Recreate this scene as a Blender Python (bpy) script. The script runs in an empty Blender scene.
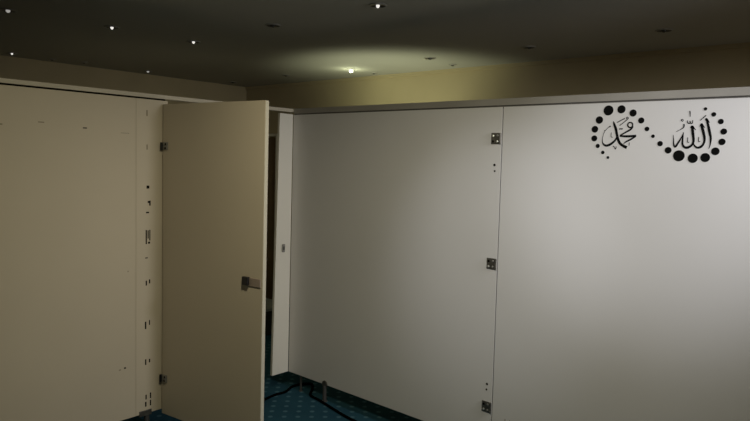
import bpy, bmesh, math, random
from mathutils import Vector, Matrix
C = bpy.context.scene.collection
sc = bpy.context.scene
PI = math.pi

# ---------------------------------------------------------------- camera
EYE = Vector((0, 0, 1.70))
F_PX, PITCH, ROLL, YAW = 634.81, -0.07796, 0.03019, 0.72588
fw = Vector((-math.sin(YAW)*math.cos(PITCH), math.cos(YAW)*math.cos(PITCH), math.sin(PITCH)))
rt = Vector((math.cos(YAW), math.sin(YAW), 0)); up = rt.cross(fw)
r2 = rt*math.cos(ROLL) + up*math.sin(ROLL); u2 = -rt*math.sin(ROLL) + up*math.cos(ROLL)
cd = bpy.data.cameras.new('camera'); cam = bpy.data.objects.new('camera', cd); C.objects.link(cam)
cd.sensor_width = 36; cd.lens = F_PX*36/750; cd.clip_start = .05
cam.matrix_world = Matrix.Translation(EYE) @ Matrix((r2, u2, -fw)).transposed().to_4x4()
sc.camera = cam

# ---------------------------------------------------------------- world, light, exposure
w = bpy.data.worlds.new('world'); sc.world = w; w.use_nodes = True
w.node_tree.nodes['Background'].inputs[0].default_value = (.6, .7, .8, 1)
w.node_tree.nodes['Background'].inputs[1].default_value = 0.0
sc.view_settings.view_transform = 'Standard'; sc.view_settings.look = 'None'
sc.view_settings.gamma = 1; sc.view_settings.use_curve_mapping = False
sc.view_settings.exposure = 0.0
def lamp(name, kind, loc, energy, col, aim=None, size=.1, angle=None, blend=1):
    l = bpy.data.lights.new(name, kind); o = bpy.data.objects.new(name, l); C.objects.link(o)
    o.location = loc; l.energy = energy; l.color = col
    if kind == 'AREA': l.shape = 'DISK'; l.size = size
    else: l.shadow_soft_size = size
    if kind == 'SPOT': l.spot_size = math.radians(angle); l.spot_blend = blend
    if aim is not None: o.rotation_euler = (Vector(aim)-Vector(loc)).to_track_quat('-Z', 'Y').to_euler()
    return o
lamp('wall_wash_light', 'SPOT', (.632, 2.80, 2.246), 151, (1, .99, .99), (-.647, 3.05, 1.708), .18, 79)
lamp('upper_fill_spot', 'SPOT', (-.326, .1, 2.349), 112, (.97, .98, 1.04), (-.935, 3.05, 1.646), .12, 33)  # added fill near the camera, no fixture there, brightens the white panels
lamp('panel_fill_spot', 'SPOT', (-1.30, .90, 2.50), 52, (.95, .98, 1.08), (-1.80, 3.05, 1.25), .12, 38)  # added fill that lifts the mid height of the panels around the seam
lamp('room_light', 'AREA', (-1.73, 1.40, 2.53), 20.5, (1, .92, .64), (-1.73, 1.40, 0), .2)
lamp('back_fill_light', 'POINT', (-.3, 3.85, 1.0), 3.2, (1, .84, .62), None, .15)  # added bodiless fill for the wall and ceiling behind the right run
lamp('left_fill_light', 'POINT', (-5.05, 2.9, 1.3), 1.6, (1, .86, .52), None, .15)  # added fill without a fixture, lifts the left corner behind the partitions
lamp('bulb_light', 'POINT', (-4.20, 4.335, 2.45), 1.0, (.93, 1, .62), None, .03)
lamp('hidden_uplight', 'SPOT', (-3.45, 3.8, 1.3), 51, (.96, 1, .66), (-3.75, 4.45, 2.55), .2, 92)  # unseen uplight behind the partition, no fixture built

# ---------------------------------------------------------------- materials
def mat(name, col, rough=.5, metal=0, noise=None, bump=0, emit=None, spec=.5):
    m = bpy.data.materials.new(name); m.use_nodes = True; nt = m.node_tree
    b = nt.nodes['Principled BSDF']; b.inputs['Roughness'].default_value = rough
    b.inputs['Metallic'].default_value = metal; b.inputs['Specular IOR Level'].default_value = spec
    b.inputs['Base Color'].default_value = (*col, 1)
    tc = nt.nodes.new('ShaderNodeTexCoord')
    if noise:
        sc_, amt = noise
        n = nt.nodes.new('ShaderNodeTexNoise'); n.inputs['Scale'].default_value = sc_; n.inputs['Detail'].default_value = 4
        nt.links.new(tc.outputs['Object'], n.inputs['Vector'])
        r = nt.nodes.new('ShaderNodeValToRGB')
        r.color_ramp.elements[0].position = .3; r.color_ramp.elements[1].position = .7
        r.color_ramp.elements[0].color = (*[c*(1-amt) for c in col], 1); r.color_ramp.elements[1].color = (*[min(1, c*(1+amt)) for c in col], 1)
        nt.links.new(n.outputs['Fac'], r.inputs['Fac']); nt.links.new(r.outputs['Color'], b.inputs['Base Color'])
        if bump:
            n2 = nt.nodes.new('ShaderNodeTexNoise'); n2.inputs['Scale'].default_value = sc_*40
            nt.links.new(tc.outputs['Object'], n2.inputs['Vector'])
            bp = nt.nodes.new('ShaderNodeBump'); bp.inputs['Strength'].default_value = bump; bp.inputs['Distance'].default_value = .002
            nt.links.new(n2.outputs['Fac'], bp.inputs['Height']); nt.links.new(bp.outputs['Normal'], b.inputs['Normal'])
    if emit:
        b.inputs['Emission Color'].default_value = (*emit[0], 1); b.inputs['Emission Strength'].default_value = emit[1]
    return m
M_white = mat('grey white laminate', (.71, .695, .695), .42, noise=(1.3, .025), bump=.05, spec=.3)
M_pil = mat('pale cream laminate', (.80, .765, .69), .42, noise=(1.3, .025), bump=.05, spec=.3)
M_cream = mat('cream laminate', (.60, .53, .42), .5, noise=(1.3, .03), bump=.05, spec=.25)
M_door = mat('cream door laminate', (.55, .48, .38), .5, noise=(1.1, .03), spec=.25)
M_edge = mat('pale edge banding', (.62, .58, .48), .5)
M_railc = mat('cream metal rail', (.56, .51, .41), .5, noise=(3, .06))
M_rail = mat('grey metal rail', (.33, .31, .28), .55, noise=(2.5, .12))
M_steel = mat('brushed steel', (.17, .16, .14), .45, metal=.8, noise=(30, .25))
M_foot = mat('dull steel foot', (.07, .07, .068), .7, metal=.3)
M_bolt = mat('bright bolt', (.8, .8, .76), .3, metal=.7)
M_hole = mat('dark hole', (.008, .006, .004), .9, spec=.1)
M_stain = mat('brown scuff', (.30, .25, .18), .8)
M_black = mat('black plastic', (.012, .011, .012), .4)
M_plate = mat('brown grey plate', (.36, .29, .25), .45, metal=.3)
M_keep = mat('grey keeper', (.30, .29, .27), .4, metal=.4)
M_vinyl = mat('black vinyl', (.003, .003, .003), .7, spec=.08)
M_ceil = mat('ceiling paint', (.42, .41, .37), .9, noise=(.7, .06))
M_wall = mat('beige wallpaper', (.46, .385, .235), .85, noise=(2, .06))
M_trim = mat('downlight trim', (.32, .31, .28), .5)
M_cup = mat('dark reflector', (.015, .014, .012), .35)
M_lens = mat('unlit lens', (.05, .05, .045), .15)
M_glim = mat('bright glint lens', (.5, .5, .48), .3, emit=((1, .97, .9), .9))  # bright glint on the lens put in as emission
M_dim = mat('dim glint lens', (.4, .4, .38), .3, emit=((1, .97, .9), .3))  # weaker lens glint, also put in as emission
M_gap = mat('grey gap shade', (.14, .13, .12), .8)  # grey standing in for the shade between rail and panel tops
M_bulb = mat('lit bulb', (.9, .9, .8), .3, emit=((1, 1, .85), 5))
M_wood = mat('dark brown door wood', (.16, .11, .06), .5, noise=(4, .2))
M_frame = mat('pale door frame', (.75, .72, .6), .5)
M_line = mat('black cable matte', (.002, .002, .002), 1, spec=0)
M_bench = mat('dark bench', (.03, .03, .028), .6)
M_benchtop = mat('grey bench top', (.22, .24, .24), .5)
def carpet():
    m = bpy.data.materials.new('teal carpet with pale dots'); m.use_nodes = True; nt = m.node_tree; N = nt.nodes; L = nt.links
    b = N['Principled BSDF']; b.inputs['Roughness'].default_value = .95; b.inputs['Specular IOR Level'].default_value = .1
    tc = N.new('ShaderNodeTexCoord')
    mp = N.new('ShaderNodeMapping'); mp.inputs['Rotation'].default_value = (0, 0, math.radians(-45)); mp.inputs['Scale'].default_value = (1/.09,)*3
    L.new(tc.outputs['Object'], mp.inputs['Vector'])
    fr = N.new('ShaderNodeVectorMath'); fr.operation = 'FRACTION'; L.new(mp.outputs['Vector'], fr.inputs[0])
    sb = N.new('ShaderNodeVectorMath'); sb.operation = 'SUBTRACT'; sb.inputs[1].default_value = (.5, .5, 0); L.new(fr.outputs[0], sb.inputs[0])
    sx = N.new('ShaderNodeSeparateXYZ'); L.new(sb.outputs[0], sx.inputs[0]); cb = N.new('ShaderNodeCombineXYZ')
    L.new(sx.outputs[0], cb.inputs[0]); L.new(sx.outputs[1], cb.inputs[1])
    ln = N.new('ShaderNodeVectorMath'); ln.operation = 'LENGTH'; L.new(cb.outputs[0], ln.inputs[0])
    mr = N.new('ShaderNodeMapRange'); mr.inputs['From Min'].default_value = .12; mr.inputs['From Max'].default_value = .22
    mr.inputs['To Min'].default_value = .42; mr.inputs['To Max'].default_value = 0; L.new(ln.outputs['Value'], mr.inputs['Value'])
    n = N.new('ShaderNodeTexNoise'); n.inputs['Scale'].default_value = 6; L.new(tc.outputs['Object'], n.inputs['Vector'])
    r = N.new('ShaderNodeValToRGB'); r.color_ramp.elements[0].color = (.012, .046, .075, 1); r.color_ramp.elements[1].color = (.022, .077, .11, 1)
    L.new(n.outputs['Fac'], r.inputs['Fac'])
    mx = N.new('ShaderNodeMix'); mx.data_type = 'RGBA'; L.new(mr.outputs[0], mx.inputs[0]); L.new(r.outputs[0], mx.inputs[6]); mx.inputs[7].default_value = (.12, .24, .29, 1)
    L.new(mx.outputs[2], b.inputs['Base Color'])
    n2 = N.new('ShaderNodeTexNoise'); n2.inputs['Scale'].default_value = 400; L.new(tc.outputs['Object'], n2.inputs['Vector'])
    bp = N.new('ShaderNodeBump'); bp.inputs['Strength'].default_value = .4; bp.inputs['Distance'].default_value = .004
    L.new(n2.outputs['Fac'], bp.inputs['Height']); L.new(bp.outputs[0], b.inputs['Normal'])
    return m
M_carpet = carpet()

# ---------------------------------------------------------------- mesh helpers
def link(name, bm, m, parent=None, smooth=False):
    bmesh.ops.recalc_face_normals(bm, faces=bm.faces)
    me = bpy.data.meshes.new(name); bm.to_mesh(me); bm.free()
    me.materials.append(m)
    if smooth:
        for f in me.polygons: f.use_smooth = True
        me.set_sharp_from_angle(angle=math.radians(35))
    o = bpy.data.objects.new(name, me); C.objects.link(o)
    if parent: o.parent = parent
    return o
def box(bm, a, b, bev=0, M=None):
    r = bmesh.ops.create_cube(bm, size=1); vs = r['verts']
    for v in vs: v.co = Vector([(a[i]+b[i])/2 + v.co[i]*(b[i]-a[i]) for i in range(3)])
    if bev:
        es = list({e for v in vs for e in v.link_edges})
        rr = bmesh.ops.bevel(bm, geom=es, offset=bev, segments=2, affect='EDGES', profile=.5)
        vs = list({v for f in rr['faces'] for v in f.verts} | {v for v in vs if v.is_valid})
    if M:
        for v in vs: v.co = M @ v.co
def lathe(bm, prof, M=None, n=20):
    rings = []
    for r, z in prof:
        if r < 1e-6: rings.append([bm.verts.new((0, 0, z))])
        else: rings.append([bm.verts.new((r*math.cos(2*PI*i/n), r*math.sin(2*PI*i/n), z)) for i in range(n)])
    for A, B in zip(rings, rings[1:]):
        for i in range(n):
            j = (i+1) % n
            if len(A) == 1 and len(B) == 1: continue
            if len(A) == 1: bm.faces.new((A[0], B[i], B[j]))
            elif len(B) == 1: bm.faces.new((A[i], A[j], B[0]))
            else: bm.faces.new((A[i], A[j], B[j], B[i]))
    if M:
        for R in rings:
            for v in R: v.co = M @ v.co
def tag(o, label=None, cat=None, group=None, kind=None):
    if label: o['label'] = label
    if cat: o['category'] = cat
    if group: o['group'] = group
    if kind: o['kind'] = kind
    return o
def empty(name, loc, label, cat, group=None, rz=0):
    o = bpy.data.objects.new(name, None); C.objects.link(o); o.location = loc; o.rotation_euler = (0, 0, rz); o.empty_display_size = .05
    return tag(o, label, cat, group)
def mk(name, a, b, m, parent=None, bev=0, M=None):
    bm = bmesh.new(); box(bm, a, b, bev, M); return link(name, bm, m, parent)
def struct(name, a, b, m):
    return tag(mk(name, a, b, m), kind='structure')

# ---------------------------------------------------------------- room shell
CZ = 2.55
XL, YB, XR, YF = -6.42, 4.80, 3.2, -3.2
struct('floor', (XL-.1, YF-.1, -.1), (XR+.1, YB+.1, 0), M_carpet)
struct('ceiling', (XL-.1, YF-.1, CZ), (XR+.1, YB+.1, CZ+.1), M_ceil)
struct('wall_back', (XL-.1, YB, 0), (XR+.1, YB+.1, CZ), M_wall)
struct('wall_left', (XL-.1, YF, 0), (XL, YB, CZ), M_wall)
struct('wall_right', (XR, YF, 0), (XR+.1, YB, CZ), M_wall)
struct('wall_front', (XL-.1, YF-.1, 0), (XR+.1, YF, CZ), M_wall)
struct('trim_1', (XL, YB-.018, CZ-.03), (XR, YB, CZ), M_wall)
# doorway in the far wall seen through the gap beside the open cubicle door
d1 = struct('door_1', (-6.20, YB-.035, 0), (-5.770, YB-.005, 1.93), M_wood)
fr = bmesh.new(); box(fr, (-5.775, YB-.06, 0), (-5.740, YB-.002, 1.98), .003); box(fr, (-6.28, YB-.05, 0), (-6.22, YB-.002, 1.98), .003)
box(fr, (-6.28, YB-.05, 1.95), (-5.738, YB-.002, 1.98), .003)
link('door_frame', fr, M_frame, d1)

# ---------------------------------------------------------------- partitions
X0, Y0, T = -3.52, 3.05, .022        # face planes of the two partition runs
BZ, TZ = .12, 2.017
def foot(parent, x, y, clamp=True, r=.011, ang=0):
    f = bmesh.new()
    lathe(f, [(0, 0), (r*1.5, 0), (r*1.5, .004), (r, .007), (r, BZ-.004), (0, BZ-.004)], Matrix.Translation((x, y, 0)), 18)
    o = link('foot', f, M_foot, parent, True)
    if clamp:
        c = bmesh.new()
        lathe(c, [(0, -.006), (.022, -.006), (.026, -.003), (.026, .003), (.022, .006), (0, .006)], Matrix.Translation((x, y, BZ+.004)) @ Matrix.Rotation(ang, 4, 'Z') @ Matrix.Rotation(PI/2, 4, 'X'), 20)
        link('clamp', c, M_steel, o, True)
    return o

def panel(a, b, label, m, group='white partition panels', name='partition_panel', edge=None):
    x, y = (a[0]+b[0])/2, (a[1]+b[1])/2
    t = empty(name, (x, y, 0), label, 'partition', group)
    mk('board', (a[0]-x, a[1]-y, a[2]), (b[0]-x, b[1]-y, b[2]), m, t, .0015)
    return t

# left run (faces +X)
pl = panel((X0-T, -1.9, BZ), (X0, 1.8488, TZ+.005), 'cream partition panel with small scuffs left of the strip of drilled holes', M_cream)
def local(t, p): return Vector(p)-t.location
for (y, z, l, h) in [(1.553, 1.832, .022, .006), (1.326, 1.849, .03, .006), (1.137, 1.827, .012, .007), (1.782, 1.816, .05, .003), (1.80, 1.01, .006, .008), (1.75, .429, .012, .007), (1.781, .434, .012, .009)]:
    p = local(pl, (X0, y, z))
    mk('scuff', (p.x, p.y-l/2, p.z-h/2), (p.x+.0006, p.y+l/2, p.z+h/2), M_hole if (y, z) in ((1.553, 1.832), (1.781, .434)) else M_stain, pl)
foot(pl, 0+T/2*0, -1.0-pl.location.y)

pp = panel((X0-T, 1.8495, BZ), (X0, 2.052, TZ+.005), 'cream partition pilaster with a column of drilled holes beside the open door hinges', M_cream, None, 'partition_pilaster')
holes = [(1.917, 1.941, .006, .035), (1.918, 1.741, .006, .03), (1.924, 1.504, .013, .018), (1.928, 1.415, .008, .012), (1.937, 1.408, .007, .03), (1.922, 1.352, .014, .009),
 (1.914, 1.205, .006, .085), (1.926, 1.22, .005, .05), (1.937, 1.215, .005, .065), (1.932, 1.170, .01, .012), (1.916, 1.079, .012, .006),
 (1.915, .926, .006, .03), (1.936, .934, .006, .025), (1.911, .668, .007, .045), (1.936, .682, .005, .03), (1.912, .441, .006, .035), (1.937, .445, .006, .022),
 (1.915, .222, .006, .03), (1.944, .226, .006, .035), (1.913, .178, .007, .03), (1.944, .180, .006, .035)]
for (y, z, l, h) in holes:
    p = local(pp, (X0, y, z))
    mk('screw_hole', (p.x, p.y-l*.68, p.z-h/2), (p.x+.0006, p.y+l*.68, p.z+h/2), M_stain if z > 1.7 else M_hole, pp)
foot(pp, T/2*0, 1.925-pp.location.y, False, .016)
p = local(pp, (X0, 1.915, .13))
mk('bottom_bracket', (p.x-.03, p.y-.045, p.z-.022), (p.x+.006, p.y+.035, p.z+.012), M_steel, pp, .002)

ps = panel((X0-T, 2.906, BZ), (X0, Y0-.004, TZ), 'narrow pale partition pilaster between the door gap and the inner corner', M_pil, None, 'partition_pilaster')
def lean(t, axis, side, top, bot):
    for ch in t.children:
        if ch.name.startswith('board'):
            for v in ch.data.vertices:
                if v.co[axis]*side > 0: v.co[axis] += bot + (top-bot)*(v.co.z-BZ)/(TZ-BZ)
lean(ps, 1, -1, .019, -.010)
k = bmesh.new(); p = local(ps, (X0, 2.975, 1.051)); box(k, (p.x, p.y-.013, p.z-.03), (p.x+.010, p.y+.013, p.z+.03), .005)
kp = link('keeper', k, M_keep, ps); mk('slot', (p.x+.0095, p.y-.004, p.z-.012), (p.x+.0105, p.y+.004, p.z+.012), M_hole, kp)

# right run (faces -Y)
SX = -1.791
pr = panel((X0, Y0, BZ), (SX-.002, Y0+T, TZ-.004), 'plain grey-white partition panel with three hinge plates down its right edge', M_white)
pw = panel((SX+.002, Y0, BZ), (.45, Y0+T, TZ-.004), 'grey-white partition panel carrying the black calligraphy decal', M_white)
panel((.454, Y0, BZ), (XR-.01, Y0+T, TZ), 'grey-white partition panel beyond the calligraphy panel at far right', M_white)
lean(pr, 0, 1, -.009, .008); lean(pw, 0, -1, -.009, .008)
def plate(cx, cz, k):
    p = local(pr, (cx, Y0, cz)); b = bmesh.new()
    box(b, (p.x-.031, p.y-.004, p.z-.031), (p.x+.031, p.y, p.z+.031), .002)
    box(b, (p.x+.018, p.y-.009, p.z-.030), (p.x+.030, p.y-.003, p.z+.030), .003)
    o = link('hinge_plate', b, M_steel, pr)
    for i, (dx, dz, m) in enumerate([(-.017, .014, M_bolt if k == 0 else M_hole), (-.017, -.016, M_hole if k == 0 else M_bolt), (.010, .016, M_keep), (.010, -.016, M_bolt if k == 0 else M_keep)]):
        c = bmesh.new(); lathe(c, [(0, 0), (.0065, 0), (.0065, .003), (.004, .0045), (0, .0045)], Matrix.Translation((p.x+dx, p.y-.004, p.z+dz)) @ Matrix.Rotation(PI/2, 4, 'X'), 12)
        link('bolt', c, m, o, True)
plate(-1.835, 1.842, 0); plate(-1.829, 1.150, 1); plate(-1.820, .336, 2)
for (x, z, r) in [(-1.839, 1.697, .0075), (-1.836, 1.664, .0055), (-1.824, .466, .007), (-1.826, .434, .006)]:
    p = local(pr, (x, Y0, z)); c = bmesh.new(); lathe(c, [(0, 0), (r, 0), (r, .0006), (0, .0006)], Matrix.Translation(p) @ Matrix.Rotation(PI/2, 4, 'X'), 12)
    link('screw_hole', c, M_hole, pr)
foot(pr, -3.391-pr.location.x, 0, False, .009)
foot(pr, -3.129-pr.location.x, -.012, True, .014)
foot(pr, -2.0-pr.location.x, 0); foot(pw, -1.5-pw.location.x, 0); foot(pw, .2-pw.location.x, 0)
for x in (-1.700, -1.672):
    p = local(pw, (x, Y0, .25)); mk('scuff', (p.x-.002, p.y-.0006, p.z-.05), (p.x+.002, p.y, p.z+.05), M_stain, pw)

# head rails above both runs
rl = empty('head_rail', (X0, 0, 2.04), 'long pale metal head rail above the cream panels and the door opening', 'rail', 'partition head rails')
b = bmesh.new(); box(b, (-.030, -1.9, -.009), (.006, 3.06, .015), .002); link('profile', b, M_railc, rl)
b = bmesh.new(); box(b, (-.020, -1.9, -.034), (-.010, 2.04, -.009)); link('gap_shade', b, M_hole, rl)  # near-black strip stands in for the shadow line under the rail
rr = empty('head_rail', (0, Y0, 2.04), 'long grey metal head rail above the calligraphy panel and its neighbour', 'rail', 'partition head rails')
b = bmesh.new(); box(b, (X0+.012, -.008, -.020), (XR-.01, .03, .017), .002); link('profile', b, M_rail, rr)
b = bmesh.new(); box(b, (X0+.012, .001, -.034), (XR-.01, .022, -.020)); link('gap_shade', b, M_gap, rr)  # grey strip puts the shadow gap under this rail into colour

# ---------------------------------------------------------------- open cubicle door
ang = math.atan2(.112, .832)
dr = empty('cubicle_door', (-3.506, 2.012, 0), 'tall cream cubicle door standing open beside the narrow gap', 'door', None, ang)
DW, DT = .838, .026
mk('door_leaf', (0, 0, .10), (DW-.0012, DT, 2.0), M_door, dr, .0012)
mk('edge_band', (DW-.001, .001, .101), (DW+.001, DT-.001, 1.999), M_edge, dr, 0)
for z in (1.750, .325):
    h = bmesh.new(); box(h, (.004, -.005, z-.024), (.050, 0, z+.024), .002)
    for zz in (-.012, .012): box(h, (.030, -.009, z+zz-.009), (.046, -.004, z+zz+.009), .003)
    o = link('hinge', h, M_keep, dr)
    h = bmesh.new(); lathe(h, [(0, -.024), (.007, -.024), (.007, .022), (0, .022)], Matrix.Translation((.000, -.010, z)), 14); link('hinge_pin', h, M_black, o, True)
    h = bmesh.new(); box(h, (.030, -.0098, z+.006), (.042, -.0088, z+.018)); box(h, (.026, -.0098, z-.018), (.040, -.0088, z-.006)); link('hinge_screw', h, M_hole, o)
k = bmesh.new(); box(k, (.742, -.006, 1.0), (.825, 0, 1.046), .002); link('latch_plate', k, M_plate, dr)
k = bmesh.new(); box(k, (.700, -.022, 1.004), (.744, 0, 1.050), .004); link('latch_knob', k, M_black, dr)

# ---------------------------------------------------------------- calligraphy decal
SA = [[[-1.1019,1.9049,0.0032],[-1.1037,1.8979,0.0032],[-1.1093,1.8937,0.0032],[-1.1166,1.8938,0.0033],[-1.1228,1.8982,0.0033],[-1.1254,1.9052,0.0033],[-1.1236,1.9121,0.0033],[-1.1179,1.9164,0.0032],[-1.1107,1.9162,0.0032],[-1.1045,1.9118,0.0032],[-1.1019,1.9049,0.0032]],[[-1.1002,1.8986,0.0032],[-1.1111,1.8838,0.0043],[-1.1352,1.8696,0.0036],[-1.1589,1.8553,0.0036]],[[-1.1601,1.854,0.0037],[-1.1372,1.8521,0.0051],[-1.1061,1.8526,0.0054],[-1.0829,1.8556,0.0039]],[[-1.0845,1.8525,0.0036],[-1.1082,1.837,0.004],[-1.1294,1.8257,0.0033],[-1.1401,1.8162,0.0015]],[[-1.1942,1.924,0.0011],[-1.1903,1.9112,0.0048],[-1.1813,1.8889,0.0062],[-1.1755,1.8667,0.0062],[-1.1681,1.8401,0.0062],[-1.1573,1.8193,0.0062],[-1.1408,1.8068,0.0066],[-1.1234,1.7987,0.0073]],[[-1.173,1.8477,0.0033],[-1.1835,1.83,0.0044],[-1.2019,1.8146,0.0055],[-1.221,1.8075,0.0056],[-1.2364,1.8138,0.0041],[-1.2432,1.8299,0.0019],[-1.2414,1.8543,0.0011],[-1.2347,1.8735,0.0011],[-1.2226,1.8894,0.0011],[-1.2089,1.9001,0.0018]],[[-1.2116,1.9014,0.0033],[-1.2074,1.8969,0.0033]],[[-1.2013,1.8701,0.0015],[-1.2015,1.851,0.0015],[-1.1942,1.8471,0.0015]],[[-1.1772,1.9173,0.0018],[-1.1405,1.9367,0.0022]],[[-1.1636,1.9026,0.0018],[-1.1384,1.9229,0.0018],[-1.1283,1.9321,0.0018]],[[-1.1243,1.9376,0.0018],[-1.1262,1.9339,0.0018],[-1.1306,1.934,0.0018],[-1.133,1.9378,0.0018],[-1.1311,1.9416,0.0018],[-1.1267,1.9415,0.0018],[-1.1243,1.9376,0.0018]],[[-1.1647,1.8888,0.0018],[-1.1607,1.8849,0.0018],[-1.1565,1.8893,0.0018],[-1.1518,1.8848,0.0018],[-1.1484,1.8905,0.0018]],[[-1.1897,1.8045,0.0026],[-1.1837,1.802,0.0018],[-1.1773,1.7906,0.0018],[-1.1736,1.8034,0.0022]],[[-1.113,1.8226,0.0014],[-1.1133,1.8082,0.0014]],[[-1.2363,1.8787,0.0015],[-1.2312,1.8812,0.0015]]]
SB = [[[-0.7852,1.925,0.0036],[-0.7792,1.9069,0.0048],[-0.7698,1.8707,0.0057],[-0.7632,1.8423,0.0045],[-0.7637,1.8139,0.0024],[-0.7682,1.7958,0.0006]],[[-0.8049,1.9047,0.0027],[-0.8005,1.8891,0.0057],[-0.7933,1.8657,0.0057],[-0.7877,1.8397,0.0051],[-0.7902,1.819,0.0045],[-0.8013,1.8044,0.0051],[-0.8156,1.8016,0.0045],[-0.8274,1.811,0.0033],[-0.8327,1.824,0.0021]],[[-0.8428,1.8974,0.0027],[-0.8398,1.8817,0.0058],[-0.8352,1.8555,0.0058],[-0.832,1.8293,0.0051],[-0.8383,1.8119,0.0046],[-0.8548,1.8013,0.0058],[-0.8689,1.8038,0.0052],[-0.8766,1.8159,0.0043],[-0.8778,1.8345,0.0037],[-0.8766,1.8556,0.0024],[-0.8756,1.8699,0.0009]],[[-0.8753,1.8662,0.0015],[-0.8848,1.8424,0.0028],[-0.896,1.8212,0.004],[-0.9066,1.8046,0.0046],[-0.9137,1.8142,0.0034],[-0.9164,1.8398,0.0019],[-0.9186,1.8585,0.0006]],[[-0.7891,1.9194,0.0012],[-0.7862,1.9266,0.0042],[-0.7785,1.9182,0.0027],[-0.7714,1.9098,0.0009]],[[-0.8104,1.8928,0.0012],[-0.8039,1.9041,0.0042],[-0.7967,1.8968,0.0027],[-0.7889,1.8874,0.0009]],[[-0.848,1.887,0.0012],[-0.8421,1.8953,0.0042],[-0.8333,1.8869,0.0027],[-0.8254,1.8784,0.0009]],[[-0.8558,1.9631,0.0024],[-0.8536,1.9526,0.0021],[-0.8521,1.9369,0.0009]],[[-0.863,1.9214,0.0015],[-0.8603,1.9103,0.0021],[-0.8523,1.9086,0.0021],[-0.8515,1.9185,0.0015],[-0.8489,1.909,0.0021],[-0.842,1.9089,0.0021],[-0.8409,1.922,0.0015]],[[-0.8098,1.9208,0.0015],[-0.7877,1.9421,0.0021]],[[-0.9068,1.8717,0.0009],[-0.8897,1.8811,0.0015],[-0.8778,1.89,0.0024],[-0.8755,1.9005,0.0031],[-0.8773,1.9058,0.0027]],[[-0.8804,1.9228,0.0015],[-0.8814,1.9198,0.0015],[-0.8841,1.9186,0.0015],[-0.887,1.9199,0.0015],[-0.8884,1.9229,0.0015],[-0.8874,1.9259,0.0015],[-0.8847,1.9271,0.0015],[-0.8818,1.9258,0.0015],[-0.8804,1.9228,0.0015]],[[-0.8562,1.8461,0.0015],[-0.8558,1.825,0.0015],[-0.849,1.8261,0.0015]],[[-0.8114,1.8481,0.0015],[-0.811,1.8278,0.0015],[-0.8043,1.8288,0.0015]]]
DOTS = [[-1.2215,1.9763,0.024],[-1.1594,1.9796,0.0194],[-1.1039,1.9606,0.0167],[-1.0642,1.9252,0.0141],[-1.0358,1.8855,0.0107],[-1.0068,1.852,0.0082],[-1.2637,1.9313,0.0182],[-1.2835,1.8867,0.0165],[-1.284,1.8423,0.0148],[-1.2648,1.8055,0.0104],[-1.2376,1.7742,0.0086],[-1.2111,1.75,0.0069],[-0.9733,1.818,0.0122],[-0.9364,1.7883,0.0149],[-0.8891,1.7641,0.0249],[-0.8304,1.754,0.0209],[-0.7798,1.7581,0.0198],[-0.7411,1.7859,0.0169],[-0.7179,1.8268,0.0142],[-0.7139,1.8711,0.0132],[-0.7278,1.9141,0.0115],[-0.7578,1.9454,0.0098],[-0.7921,1.9702,0.0072]]
wd = empty('calligraphy_decal', (-1.0, Y0, 1.86), 'black calligraphy wall decal with two words inside an S of black dots', 'decal')
def ribbon(bm, pts, y0, y1):
    # smooth variable-width stroke extruded by the vinyl thickness
    P = []
    n = len(pts)
    for i in range(n-1):
        p0 = pts[max(i-1, 0)]; p1 = pts[i]; p2 = pts[i+1]; p3 = pts[min(i+2, n-1)]
        for s in range(5):
            t = s/5
            P.append([.5*((2*p1[k]) + (-p0[k]+p2[k])*t + (2*p0[k]-5*p1[k]+4*p2[k]-p3[k])*t*t + (-p0[k]+3*p1[k]-3*p2[k]+p3[k])*t**3) for k in range(3)])
    P.append(list(pts[-1]))
    L = []
    for i, p in enumerate(P):
        a = P[max(i-1, 0)]; c = P[min(i+1, len(P)-1)]
        d = Vector((c[0]-a[0], c[1]-a[1])); d = d.normalized() if d.length > 1e-9 else Vector((1, 0))
        nx, nz = -d.y, d.x; r = max(p[2], .0006)
        L.append([bm.verts.new((p[0]+s*nx*r+1.0, y, p[1]+s*nz*r-1.86)) for s, y in ((1, y1), (-1, y1), (-1, y0), (1, y0))])
    for A, B in zip(L, L[1:]):
        for i in range(4): bm.faces.new((A[i], A[(i+1) % 4], B[(i+1) % 4], B[i]))
    bm.faces.new(L[0]); bm.faces.new(L[-1][::-1])
for S in (SA, SB):
    bm = bmesh.new()
    for s in S: ribbon(bm, s, 0, -.0008)
    link('lettering', bm, M_vinyl, wd)
for (x, z, r) in DOTS:
    bm = bmesh.new(); lathe(bm, [(0, 0), (r, 0), (r, .0008), (0, .0008)], Matrix.Translation((x+1.0, 0, z-1.86)) @ Matrix.Rotation(PI/2, 4, 'X'), 28)
    link('dot', bm, M_vinyl, wd)

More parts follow.
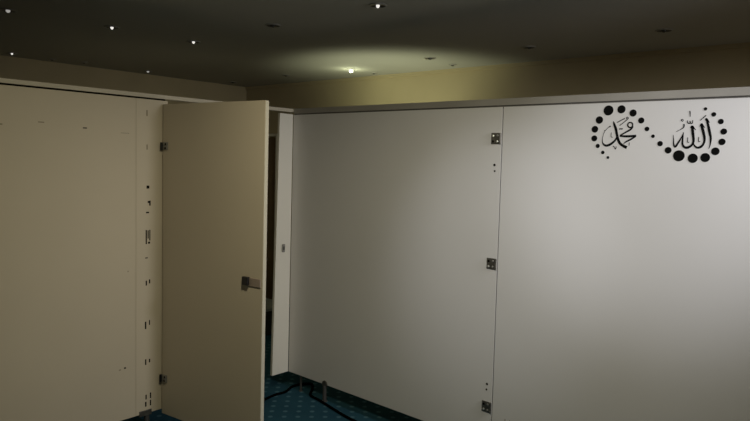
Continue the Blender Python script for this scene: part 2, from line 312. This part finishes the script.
# ---------------------------------------------------------------- ceiling fittings
def downlight(x, y, label, lens=M_lens, r=.045, tilt=None, lr=.5):
    t = empty('downlight', (x, y, CZ), label, 'ceiling light', 'recessed ceiling downlights')
    b = bmesh.new(); lathe(b, [(r*1.22, 0), (r*1.22, -.003), (r*1.12, -.006), (r, -.006), (r, 0)], None, 28); link('trim_ring', b, M_trim, t, True)
    b = bmesh.new(); lathe(b, [(0, -.001), (r*.6, -.001), (r, -.005)], None, 28); link('reflector', b, M_cup, t, True)
    b = bmesh.new(); R = r*lr; M = Matrix.Rotation(tilt[0], 4, tilt[1]) if tilt else None
    lathe(b, [(R, -.001), (R, -.006), (R*.8, -.012), (R*.4, -.0155), (0, -.017)], M, 20); link('lens', b, lens, t, True)
    return t
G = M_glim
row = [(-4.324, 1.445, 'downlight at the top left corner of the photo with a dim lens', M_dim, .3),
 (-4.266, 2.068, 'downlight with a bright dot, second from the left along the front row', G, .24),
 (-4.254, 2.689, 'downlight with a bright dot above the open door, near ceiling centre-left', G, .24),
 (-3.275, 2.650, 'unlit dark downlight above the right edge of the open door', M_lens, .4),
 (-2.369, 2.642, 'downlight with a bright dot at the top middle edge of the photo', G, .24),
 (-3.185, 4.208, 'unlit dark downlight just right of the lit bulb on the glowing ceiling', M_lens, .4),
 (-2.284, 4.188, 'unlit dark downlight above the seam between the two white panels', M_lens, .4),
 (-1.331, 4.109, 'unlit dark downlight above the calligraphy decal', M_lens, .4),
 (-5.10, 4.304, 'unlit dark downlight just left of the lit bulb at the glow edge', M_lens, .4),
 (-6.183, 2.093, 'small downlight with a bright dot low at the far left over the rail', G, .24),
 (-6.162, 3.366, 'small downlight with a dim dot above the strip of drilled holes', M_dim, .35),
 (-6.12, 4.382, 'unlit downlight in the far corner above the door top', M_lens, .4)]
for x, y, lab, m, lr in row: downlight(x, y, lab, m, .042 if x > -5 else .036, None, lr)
# round ceiling sensors
def sensor(x, y, label):
    t = empty('ceiling_sensor', (x, y, CZ), label, 'sensor', 'small round ceiling sensors')
    b = bmesh.new(); lathe(b, [(.036, 0), (.036, -.004), (.030, -.009), (0, -.010)], None, 24); link('housing', b, M_trim, t, True)
    b = bmesh.new(); lathe(b, [(.014, -.009), (.012, -.014), (0, -.017)], None, 16); link('sensing_dome', b, M_cup, t, True)
sensor(-3.221, 4.58, 'small round ceiling sensor at the wall right of the lit bulb')
sensor(-4.168, 4.62, 'small faint round sensor between the lit bulb and the wall')
sensor(-6.224, 2.446, 'small round sensor right of the far left bright downlight')
sensor(-6.137, 2.702, 'small round sensor between the two far left downlights')
# lit bulb
t = empty('lit_bulb', (-4.20, 4.335, CZ), 'glowing round bulb on the far ceiling lighting the wall beside it', 'light bulb')
b = bmesh.new(); lathe(b, [(.042, 0), (.042, -.003), (.026, -.006), (.014, -.008), (.014, -.014), (0, -.014)], None, 24); link('socket', b, M_trim, t, True)
b = bmesh.new(); lathe(b, [(0, -.006), (.010, -.007), (.017, -.012), (.019, -.018), (.016, -.026), (.009, -.031), (0, -.033)], None, 24); link('globe', b, M_bulb, t, True)

# ---------------------------------------------------------------- floor things
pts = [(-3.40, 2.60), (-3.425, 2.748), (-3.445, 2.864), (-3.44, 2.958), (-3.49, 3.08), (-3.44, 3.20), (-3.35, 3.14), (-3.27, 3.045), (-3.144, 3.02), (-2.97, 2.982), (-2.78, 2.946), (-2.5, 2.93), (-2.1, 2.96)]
def tube(bm, P, r, n=10):
    Q = []
    for i in range(len(P)-1):
        p0, p1, p2, p3 = (Vector((*P[min(max(i+k, 0), len(P)-1)], r)) for k in (-1, 0, 1, 2))
        for s_ in range(6):
            u = s_/6
            Q.append(.5*(2*p1 + (p2-p0)*u + (2*p0-5*p1+4*p2-p3)*u*u + (3*p1-p0-3*p2+p3)*u**3))
    Q.append(Vector((*P[-1], r))); L = []
    for i, q_ in enumerate(Q):
        d = (Q[min(i+1, len(Q)-1)]-Q[max(i-1, 0)]).normalized(); sd = Vector((-d.y, d.x, 0)).normalized()
        L.append([bm.verts.new(q_ + r*(math.cos(2*PI*k/n)*sd + math.sin(2*PI*k/n)*Vector((0, 0, 1)))) for k in range(n)])
    for A, B in zip(L, L[1:]):
        for k in range(n): bm.faces.new((A[k], A[(k+1) % n], B[(k+1) % n], B[k]))
    bm.faces.new(L[0]); bm.faces.new(L[-1][::-1])
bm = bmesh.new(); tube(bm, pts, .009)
co = tag(link('floor_line', bm, M_line, None, True), 'black cable lying on the teal carpet under the partition corner', 'line')  # thin black tube laid flat over the carpet
bn = empty('low_bench', (-5.05, 3.9, 0), 'dark low bench with a grey top glimpsed through the door gap', 'bench')
mk('bench_top', (-.35, -.2, .235), (.35, .2, .26), M_benchtop, bn, .003)
for sx in (-.32, .32): mk('side_panel', (sx-.015, -.19, 0), (sx+.015, .19, .235), M_bench, bn, .002)
mk('shelf', (-.305, -.18, .08), (.305, .18, .10), M_bench, bn, .002)
mk('back_panel', (-.305, .17, 0), (.305, .185, .235), M_bench, bn, .002)
